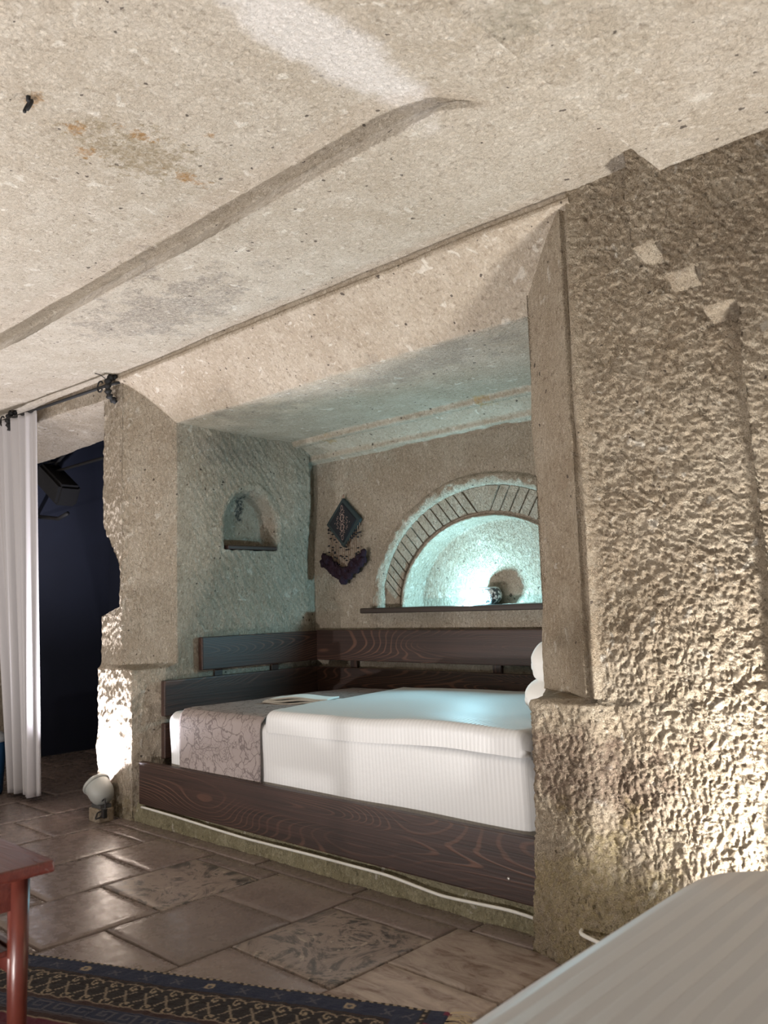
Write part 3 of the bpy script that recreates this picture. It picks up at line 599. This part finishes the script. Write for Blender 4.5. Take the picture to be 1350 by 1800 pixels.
# beaded wall hanging
bd = bmesh.new()
wh = empty('wall_hanging', (-3.447, 3.345, 1.474)); tag(wh, 'diamond shaped black wall hanging with beaded strings and dark tassels', 'wall hanging')
NAVY = simple('black_velvet', (0.008, 0.009, 0.013), 0.9); TEAL = simple('dark_teal_felt', (0.022, 0.034, 0.036), 0.9); BEAD = simple('copper_beads', (0.26, 0.15, 0.10), 0.5); SEED = simple('pale_seed_beads', (0.40, 0.28, 0.22), 0.6); PLUM = NT('plum_yarn'); c = PLUM.co(); PLUM.set(Base_Color=(0.018, 0.004, 0.013), Roughness=1.0); PLUM.bump(PLUM.noise(c, 250, 3, 0.7), 1.0, 0.006)
def rhomb(name, w, h, y0, y1, mat):
    bm = bmesh.new(); P = ((-w, 0), (0, -h), (w, 0.01), (0, h)); f = [bm.verts.new((a, y0, b)) for a, b in P]; b_ = [bm.verts.new((a, y1, b)) for a, b in P]
    bm.faces.new(f); bm.faces.new(b_[::-1])
    for k in range(4): bm.faces.new((f[k], b_[k], b_[(k+1) % 4], f[(k+1) % 4]))
    bmesh.ops.recalc_face_normals(bm, faces=bm.faces); bmesh.ops.bevel(bm, geom=list(bm.edges), offset=0.003, segments=2, affect='EDGES'); return bm_obj(name, bm, mat, wh)
rhomb('border', 0.142, 0.144, -0.014, 0.006, TEAL); pn = rhomb('panel', 0.112, 0.117, -0.020, -0.010, NAVY)
# embroidery: small stitches in a diamond lattice
bm = bmesh.new()
for i in range(-9, 10):
    for j in range(-7, 8):
        a, b = j*0.0085, i*0.0095
        if abs(a)/0.065 + abs(b)/0.095 < 1 and (i*3 + j*j*2 + i*j) % 3 != 0 and not (abs(a) < 0.006 and abs(b) < 0.02):
            t = 0.7 if (i + j) % 2 else -0.7; d = Vector((math.cos(t)*0.0042, 0, math.sin(t)*0.0042)); nrm = Vector((-d.z, 0, d.x))*0.36
            v = [bm.verts.new(Vector((a, -0.0215, b)) + q) for q in (-d - nrm, d - nrm, d + nrm, -d + nrm)]; bm.faces.new(v[::-1]); 
for cx, cz in ((0, 0.085), (0, -0.085), (0, 0.028), (0, -0.028)):
    for k in range(12):
        a0, a1 = k*PI/6, (k+1)*PI/6; rr = (0.009, 0.016) if abs(cz) > 0.05 else (0.014, 0.024); q = [(rr[0]*s*math.cos(t), rr[1]*s*math.sin(t)) for t, s in ((a0, 1), (a1, 1), (a1, 0.75), (a0, 0.75))]
        bm.faces.new([bm.verts.new((cx + p[0], -0.0218, cz + p[1])) for p in q])
bm_obj('embroidery', bm, simple('rose_thread', (0.30, 0.21, 0.18), 0.8), pn)
tube('hanging_loop', [(-0.004, -0.004, 0.14), (-0.004, -0.004, 0.155), (0.0, -0.004, 0.163), (0.004, -0.004, 0.155), (0.004, -0.004, 0.14)], 0.0022, BEAD, wh, 6)
for k in range(17):
    a = -0.128 + 0.016*k; top = -0.144*(1 - abs(a)/0.142) + 0.006; bot = -0.155 - 0.125*(1 - abs(a)/0.15)
    bm = bmesh.new(); n = int((top - bot)/0.0075)
    for i in range(n):
        z = top - (i + 0.5)*(top - bot)/n; big = random.random() < 0.15; r = 0.0065 if big else 0.0036
        bmesh.ops.create_icosphere(bd if big else bm, subdivisions=1, radius=r, matrix=Matrix.Translation((a + random.uniform(-0.001, 0.001), -0.008, z)) @ Matrix.Diagonal((1.7 if big else 0.8, 0.8, 1.0 if not big else 0.7, 1)))
    bm_obj('bead_string', bm, BEAD if k % 3 else SEED, wh, True)
    for dz in (0.0, 0.035):
        bm = bmesh.new(); bmesh.ops.create_icosphere(bm, subdivisions=3, radius=0.017 + 0.009*((k*7 + int(dz*100)) % 5)/4, matrix=Matrix.Translation((a*1.28, -0.020, bot - 0.012 - dz)) @ Matrix.Diagonal((1, 0.8, 1.15, 1)))
        for v in bm.verts:
            q = np.array([[v.co.x, v.co.y, v.co.z]]); d = 0.009*fbm(q, 75, 2, 111)[0]; v.co += (v.co - Vector((a*1.28, -0.02, bot - 0.012 - dz))).normalized()*d
        bm_obj('tassel', bm, PLUM.m, wh, True)

bm_obj('dark_beads', bd, NAVY, wh, True)['kind'] = 'stuff'
# ------------------------------------------------------------------ flood lamps
GREY = simple('lamp_grey_plastic', (0.36, 0.37, 0.35), 0.45); GREYD = simple('lamp_dark_plastic', (0.06, 0.06, 0.06), 0.5); POST = stone_mat('lamp_post_stone', base=(0.45, 0.36, 0.25))
def flood(loc, axis, power, color, label, aim, angle, wires=True, post=True, blend=0.5):
    t = empty('flood_lamp', loc); tag(t, label, 'lamp'); A = Vector(axis).normalized(); c0 = Vector((0, 0, 0.13))
    lathe('housing', [(0.0, -0.06), (0.025, -0.055), (0.045, -0.042), (0.056, -0.02), (0.060, 0.0), (0.060, 0.05)], c0, GREY, t, 32, A)
    lathe('rim', [(0.060, 0.048), (0.066, 0.050), (0.068, 0.060), (0.064, 0.066), (0.056, 0.064)], c0, GREY, t, 32, A)
    lathe('lens', [(0.0565, 0.062), (0.03, 0.063), (0.0, 0.063)], c0, simple('lamp_lens', (0.9, 0.93, 1), 0.4, 0, color, 4), t, 32, A)
    bm = box_bm(-0.045, 0.045, -0.03, 0.03, 0.062, 0.080, 0.003); bm_obj('bracket', bm, GREYD, t)
    if post: bm_obj('post', box_bm(-0.05, 0.05, -0.04, 0.04, -0.002, 0.063, 0.008), POST, t)
    if wires:
        tube('power_cord', spline([(0.045, -0.02, 0.10), (0.082, -0.025, 0.118), (0.096, -0.03, 0.075), (0.065, -0.04, 0.03), (0.035, -0.05, 0.018), (0.045, -0.045, 0.05), (0.088, -0.035, 0.065)], 60), 0.0035, BCAB, t, 8)
        bm_obj('connector', box_bm(0.080, 0.106, -0.045, -0.025, 0.030, 0.075, 0.005), BCAB, t)
    L = spot('flood_lamp_light', (0, 0, 0), (0, 0, 1), power, color, angle, blend, 0.035); L.parent = t
    p = c0 + A*0.075; L.location = p; d = Vector(aim); L.rotation_euler = d.to_track_quat('-Z', 'Y').to_euler()
    return t
flood((-3.925, 2.105, 0.0), (-0.75, -0.06, 0.60), P_LEFT, COOL, 'grey round flood lamp at the foot of the stone pier by the curtain', (0.10, 0.02, 1), 165)
flood((-0.55, 1.975, 0.0), (0.0, 0.15, 1), P_RIGHT, (1.0, 0.97, 0.93), 'grey round flood lamp on the floor behind the near bed', (-0.15, 0.10, 1), 168, wires=False)
for k, (x_, y_, l_) in enumerate(((-4.3, -0.9, 'added unseen fill flood lamp on the open floor far from the rug'), (-2.95, -0.25, 'added unseen fill flood lamp on the floor beyond the side table'), (-1.25, -0.55, 'added unseen fill flood lamp on the floor beside the near bed'))):
    flood((x_, y_, 0.0), (0, 0.1, 1), P_FILL, WARM, l_, (0, 0.42, 1), 159, wires=False, blend=0.38)  # three out-of-view floods added as fill light for wall and ceiling

# ------------------------------------------------------------------ cables along the plinth
yc = 2.180
zc = lambda px: 0
pts = [(-3.715, 2.20, 0.072), (-3.68, yc, 0.082), (-3.38, yc, 0.078), (-3.08, yc, 0.070), (-2.86, yc, 0.066), (-2.45, yc, 0.071), (-2.08, yc, 0.072), (-1.84, yc, 0.052), (-1.67, yc, 0.060), (-1.57, yc, 0.066), (-1.44, yc + 0.02, 0.05)]
cb = tube('white_cable', spline(pts, 120), 0.0055, CABLE); tag(cb, 'white cable sagging along the plinth below the front bed board', 'cable')
cb2 = tube('white_cable', spline([(-1.275, 2.14, 0.104), (-1.265, 2.062, 0.105), (-1.10, 2.03, 0.094), (-0.9, 2.015, 0.085), (-0.75, 2.0, 0.06), (-0.66, 1.97, 0.012), (-0.62, 1.96, 0.008)], 80), 0.0055, CABLE); tag(cb2, 'short white cable leaving a hole at the foot of the right wall', 'cable')

# ------------------------------------------------------------------ curtain, rod, side-room fittings
rod = empty('curtain_rod', (-4.6, 2.12, 2.19)); tag(rod, 'black iron curtain rod with curled end brackets over the doorway', 'curtain rod')
def rc(o): o.parent = rod; o.matrix_parent_inverse = Matrix.Translation((4.6, -2.12, -2.19)); return o
rc(tube('bar', [(-3.955, 2.145, 2.182), (-5.45, 2.07, 2.192)], 0.009, BLACK))
for bx, by in ((-3.965, 2.146), (-5.06, 2.09)):
    b = rc(tube('bracket', spline([(bx, by + 0.05, 2.235), (bx, by + 0.01, 2.225), (bx, by, 2.19), (bx, by + 0.01, 2.13), (bx, by + 0.05, 2.10)], 24), [0.016 + 0.006*math.sin(k*1.9) for k in range(24)], BLACK))
    rc(tube('scroll', [(bx - 0.05 + 0.028*math.cos(t), by - 0.012, 2.185 + 0.028*math.sin(t)) for t in np.linspace(0.6, 5.6, 24)], 0.0045, BLACK))
    rc(tube('arm', [(bx, by, 2.185), (bx + 0.04, by + 0.05, 2.20)], 0.008, BLACK))
tag(tube('thin_wire', spline([(-3.99, 2.09, 2.243), (-3.97, 2.11, 2.235), (-3.955, 2.13, 2.215)], 20), 0.0022, BLACK), 'thin dark wire running from the ceiling to the curtain bracket', 'wire')
nu, nz = 160, 70; u = np.linspace(0, 1, nu); G = np.zeros((nz, nu, 3))
for j in range(nz):
    h = j/(nz - 1); z = 2.185 - h*(2.185 - 0.045); xr = -4.70 + 0.150*h; xl = -5.34 + 0.46*h
    ph = u*2*PI*7.0 + 0.35*np.sin(h*3 + u*5); amp = 0.018 + 0.030*h
    xx = xl + (xr - xl)*u; rodY = 2.145 + (xx + 3.955)*(2.07 - 2.145)/(-5.45 + 3.955)
    G[j, :, 0] = xx + 0.012*h*np.cos(ph*1.0 + 1); G[j, :, 1] = rodY - 0.03*h + amp*np.sin(ph)*(0.6 + 0.4*np.sin(u*17 + 1)); G[j, :, 2] = z - 0.03*h*(1 - u) + 0.012*np.sin(u*6)*h
cu = link('curtain', grid_mesh('curtain', G), CURT, None, True); q = cu.modifiers.new('t', 'SOLIDIFY'); q.thickness = 0.002
tag(cu, 'off white pleated cotton curtain drawn aside in the dark doorway', 'curtain')
bn = empty('waste_bin', (-5.02, 1.985, 0.0)); tag(bn, 'blue round waste bin with pale lid beside the curtain hem', 'bin')
lathe('bin_body', [(0, 0.001), (0.085, 0.001), (0.092, 0.02), (0.105, 0.30), (0.10, 0.30), (0.0, 0.28)], (0, 0, 0), simple('blue_plastic', (0.02, 0.09, 0.22), 0.4), bn); lathe('bin_lid', [(0.108, 0.295), (0.112, 0.305), (0.108, 0.325), (0.08, 0.345), (0.0, 0.352)], (0, 0, 0), simple('pale_grey_plastic', (0.42, 0.45, 0.48), 0.4), bn)
fx = empty('hanging_fixture', (-5.72, 2.72, 1.92)); tag(fx, 'black boxy fixture hanging in the dark side room behind the curtain', 'fixture')
bm = bmesh.new(); bmesh.ops.create_cube(bm, size=1.0, matrix=Matrix.Rotation(0.55, 4, 'Y') @ Matrix.Diagonal((0.40, 0.16, 0.16, 1))); bmesh.ops.bevel(bm, geom=list(bm.edges), offset=0.02, segments=2, affect='EDGES'); bm_obj('case', bm, simple('matte_black_case', (0.002, 0.002, 0.003), 0.95), fx)
tube('foot_bar', [(-0.30, 0, -0.20), (0.02, 0, -0.245), (0.16, 0, -0.22)], 0.014, BLACK, fx); tube('spring', [(-0.17 + 0.03*math.cos(t) + t*0.004, 0.03*math.sin(t), 0.08 + t*0.0035) for t in np.linspace(0, 30, 150)], 0.006, BLACK, fx, 6)
hr = tube('hanging_rail', [(-5.9, 2.72, 2.02), (-3.9, 2.72, 2.02)], 0.011, BLACK); tag(hr, 'dark straight rail across the dark side room', 'rail')
ar = tube('hose', spline([(-5.75, 2.72, 2.07), (-5.6, 2.72, 2.135), (-5.35, 2.72, 2.165), (-4.9, 2.72, 2.15), (-4.3, 2.72, 2.13)], 60), 0.011, BLACK); tag(ar, 'dark curved hose above the rail in the side room', 'hose')
hk = empty('ceiling_hook', (-2.005, 0.865, 2.305)); tag(hk, 'small rusty iron hook in the stone ceiling', 'hook')
tube('ring', [(0.016*math.cos(t), 0.006*math.sin(t), -0.018 + 0.016*math.sin(t)) for t in np.linspace(-1.2, 3.9, 20)], 0.0045, BLACK, hk, 8); tube('stem', [(0.0, 0, 0.03), (0.0, 0, -0.004)], 0.006, BLACK, hk, 8)

# ------------------------------------------------------------------ table
tb = empty('side_table', (-1.98, 0.58, 0.0)); tag(tb, 'red brown polished wooden side table standing on the patterned rug', 'table')
def tc(o): o.parent = tb; o.matrix_parent_inverse = Matrix.Translation((1.98, -0.58, 0)); return o
tc(bm_obj('tabletop', box_bm(-2.32, -1.727, 0.33, 0.826, 0.478, 0.502, 0.006, 3), RED))
for lx in (-2.265, -1.775):
    for ly in (0.385, 0.772):
        tc(tube('leg', [(lx, ly, 0.013), (lx, ly, 0.25), (lx, ly, 0.479)], [0.0165, 0.0195, 0.022], REDZ, None, 10))
for y_ in (0.375, 0.765): tc(bm_obj('apron', box_bm(-2.26, -1.78, y_, y_ + 0.018, 0.412, 0.478, 0.002), RED))
for x_ in (-2.275, -1.785): tc(bm_obj('apron', box_bm(x_, x_ + 0.018, 0.39, 0.765, 0.412, 0.478, 0.002), RED))
for y_ in (0.378, 0.765): tc(bm_obj('stretcher', box_bm(-2.26, -1.78, y_, y_ + 0.014, 0.28, 0.335, 0.002), wood_mat('dark_stretcher', 'x') if y_ < 0.5 else RED))
tc(bm_obj('lower_shelf', box_bm(-2.25, -1.79, 0.39, 0.765, 0.318, 0.330, 0.002), RED))

# ------------------------------------------------------------------ rug: woven border pattern stored as colours on a fine mesh
ra = math.atan2(0.541, 1.258); LU, LV = 2.1, 1.25
us = np.arange(0, LU, 0.0035); vsn = np.concatenate([np.arange(0, 0.36, 0.0028), np.arange(0.37, LV, 0.03), [LV]]); U, V = np.meshgrid(us, vsn)
ND, RDc, CR, BK, BR, GY = (0.012, 0.020, 0.055), (0.10, 0.008, 0.028), (0.34, 0.27, 0.19), (0.012, 0.009, 0.012), (0.035, 0.014, 0.016), (0.085, 0.085, 0.11)
C3 = np.zeros(U.shape + (3,)); C3[:] = RDc
E1 = U - 0.052; w = np.minimum(V, E1); along = np.where(V <= E1, U, V)
def band(a, b, c): C3[(w >= a) & (w < b)] = c
band(-1, 0, ND); band(0, 0.015, BK); band(0.015, 0.078, ND); band(0.078, 0.095, BK); band(0.095, 0.208, BK); band(0.208, 0.228, BR); band(0.228, 0.232, BK); band(0.232, 0.288, ND); band(0.288, 0.312, BR); band(0.312, 0.317, CR)
def put(mask, c): C3[mask] = c
put((w > 0.005) & (w < 0.014) & (((along*95).astype(int) + ((w > 0.0075))*1) % 2 == 0), CR)
s = (along % 0.1) - 0.05; t = w - 0.047; put((w > 0.015) & (w < 0.078) & (np.abs(s) < 0.016) & (np.abs(t) < 0.016) & (np.abs(np.abs(s) - np.abs(t)) < 0.0035), GY)
fl2 = ((along % 0.4) - 0.25); put((w > 0.015) & (w < 0.078) & (np.abs(np.hypot(fl2, t) - 0.011) < 0.004), CR)
put((np.abs(w - 0.081) < 0.0018) | (np.abs(w - 0.212) < 0.0015), BR)
p = 0.062; s = (along % p)/p; t = (w - 0.152)/0.046
lat = (np.abs(((s + t*0.5) % 1) - 0.5) < 0.055) | (np.abs(((s - t*0.5) % 1) - 0.5) < 0.055); put(lat & (np.abs(t) < 0.62), (0.25, 0.20, 0.15))
for sg in (-1, 1):
    cx = ((along + (0 if sg < 0 else p/2)) % p) - p/2; cy = w - (0.152 + sg*0.040); rr = np.hypot(cx, cy); th = np.arctan2(cy, cx)*sg
    spi = np.abs(rr - (0.005 + 0.0024*((th + PI)))) < 0.0026; put(spi & (rr < 0.024), CR); put((np.abs(rr) < 0.0035), CR)
    put(np.abs(w - (0.152 + sg*0.057) - 0.0035*np.sin(along*2*PI/p)) < 0.0022, (0.26, 0.20, 0.15))
kp = 0.066; a = (along % kp)/kp; b = (w - 0.234)/0.052
key = ((np.abs(b - 0.1) < 0.06) & (a < 0.75)) | ((np.abs(a - 0.1) < 0.045) & (b > 0.1) & (b < 0.9)) | ((np.abs(b - 0.9) < 0.06) & (a > 0.1)) | ((np.abs(a - 0.7) < 0.045) & (b > 0.1) & (b < 0.62)) | ((np.abs(b - 0.6) < 0.06) & (a > 0.35) & (a < 0.72)) | ((np.abs(a - 0.38) < 0.045) & (b > 0.38) & (b < 0.6))
put(key & (b > 0) & (b < 1), GY); put((np.abs(w - 0.230) < 0.0014) | (np.abs(w - 0.2905) < 0.0014), GY)
tailm = (E1 < 0) & (((U*60).astype(int) + (V*40).astype(int)) % 5 == 0); put(tailm, (0.16, 0.015, 0.05))
G = np.zeros(U.shape + (3,)); G[..., 0] = -U; G[..., 1] = -V; G[..., 2] = 0.009 + 0.0016*fbm(np.stack([U, V, U*0], -1), 60, 2, 121) + 0.0012*np.sin(V*900)
edge = ss(np.minimum(np.minimum(U, V), np.minimum(LU - U, LV - V)), 0, 0.006); G[..., 2] = 0.002 + (G[..., 2] - 0.002)*edge + 0.002*fbm(np.stack([U, V, U*0], -1), 2.5, 2, 122)
RUG = NT('woven_wool'); at = RUG.n('ShaderNodeVertexColor', layer_name='weave'); c = RUG.co(); wv = RUG.noise(c, 400, 2)
RUG.set(Base_Color=RUG.mix(RUG.rng(wv, 0.3, 0.7, 0, 0.35), at.outputs[0], RUG.mix(1.0, at.outputs[0], (0.55, 0.55, 0.55), 'MULTIPLY')), Roughness=0.95); RUG.bump(wv, 0.5, 0.002); RUG.b.inputs['Sheen Weight'].default_value = 0.1
rg = empty('patterned_rug', (-1.385, 1.664, 0.003), ra); tag(rg, 'dark navy and red woven rug with cream scroll border', 'rug')
me = grid_mesh('pile', G); ca = me.color_attributes.new('weave', 'FLOAT_COLOR', 'POINT'); ca.data.foreach_set('color', np.concatenate([C3, np.ones(U.shape + (1,))], -1).astype(np.float32).ravel())
link('pile', me, RUG.m, rg, True)
bm = bmesh.new()
for k in range(260):
    v0 = random.uniform(0, LV); L = random.uniform(0.03, 0.075); a = random.uniform(-0.5, 0.5); P0 = Vector((-0.004, -v0, 0.006)); P1 = P0 + Vector((L*0.55, L*0.2*a, 0.004)); P2 = P0 + Vector((L*math.cos(a), L*math.sin(a), -0.001)); wv_ = Vector((0, 0.0016, 0))
    vs3 = [bm.verts.new(x_) for x_ in (P0 - wv_, P0 + wv_, P1 + wv_, P1 - wv_, P2 + wv_*0.6, P2 - wv_*0.6)]; bm.faces.new(vs3[:4]); bm.faces.new((vs3[3], vs3[2], vs3[4], vs3[5]))
fr = bm_obj('fringe', bm, simple('cream_fringe', (0.55, 0.45, 0.30), 0.9), rg); fr['kind'] = 'stuff'

# ------------------------------------------------------------------ near bed
nb = empty('near_bed', (0.05, 0.4, 0.0)); tag(nb, 'near bed base with mattress standing beside the rough stone wall', 'bed')
def nc(o): o.parent = nb; o.matrix_parent_inverse = Matrix.Translation((-0.05, -0.4, 0)); return o
nc(bm_obj('mattress', box_bm(-0.62, 0.78, -0.55, 1.60, 0.22, 0.455, 0.04, 4), PILLOW)); nc(bm_obj('base', box_bm(-0.61, 0.77, -0.54, 1.59, 0.08, 0.22, 0.01), WX))
for lx in (-0.55, 0.71):
    for ly in (-0.48, 1.52): nc(bm_obj('leg', box_bm(lx-0.03, lx+0.03, ly-0.03, ly+0.03, 0.002, 0.08, 0.004), WX))
# duvet: rounded cover with stripes along the bed
n1, n2 = 190, 230; a = np.linspace(-1, 1, n1); b = np.linspace(-1, 1, n2); A_, B_ = np.meshgrid(a, b)
hx, hy, drop, rr = 0.765, 1.13, 0.30, 0.075
def fold(t, half):   # arc-length along the top then down the side, rounded
    L = half - rr; arc = rr*PI/2; s = np.abs(t)*(L + arc + drop); pos = np.where(s < L, s, np.where(s < L + arc, L + rr*np.sin(np.clip((s - L)/rr, 0, PI/2)), half))
    dn = np.where(s < L, 0, np.where(s < L + arc, rr*(1 - np.cos(np.clip((s - L)/rr, 0, PI/2))), rr + s - L - arc)); return np.sign(t)*pos, dn
px_, dx_ = fold(A_, hx); py_, dy_ = fold(B_, hy)
# round the corners in plan
kx = np.clip((np.abs(px_) - (hx - 0.34))/0.34, 0, 1); ky = np.clip((np.abs(py_) - (hy - 0.34))/0.34, 0, 1); over = np.clip(np.hypot(kx, ky) - 1, 0, 1)
m_ = np.maximum(1, np.hypot(kx, ky)); px2 = np.where(kx*ky > 0, np.sign(px_)*(hx - 0.34 + 0.34*kx/m_), px_); py2 = np.where(kx*ky > 0, np.sign(py_)*(hy - 0.34 + 0.34*ky/m_), py_)
G = np.stack([0.055 + px2, 0.525 + py2, 0.507 - np.maximum(dx_, dy_) - 0.02*over], -1)
G[..., 2] += 0.006*fbm(G, 2.2, 2, 131)*(np.maximum(dx_, dy_) < 0.05); wavy = (np.maximum(dx_, dy_) > 0.08)
G[..., 0] += np.where(wavy & (dx_ > dy_), 0.012*np.sin(G[..., 1]*14), 0); G[..., 1] += np.where(wavy & (dy_ > dx_), 0.012*np.sin(G[..., 0]*14), 0)
du = link('striped_duvet', grid_mesh('striped_duvet', G), SHEETF, None, True); tag(du, 'white satin striped duvet spread over the near bed', 'duvet')
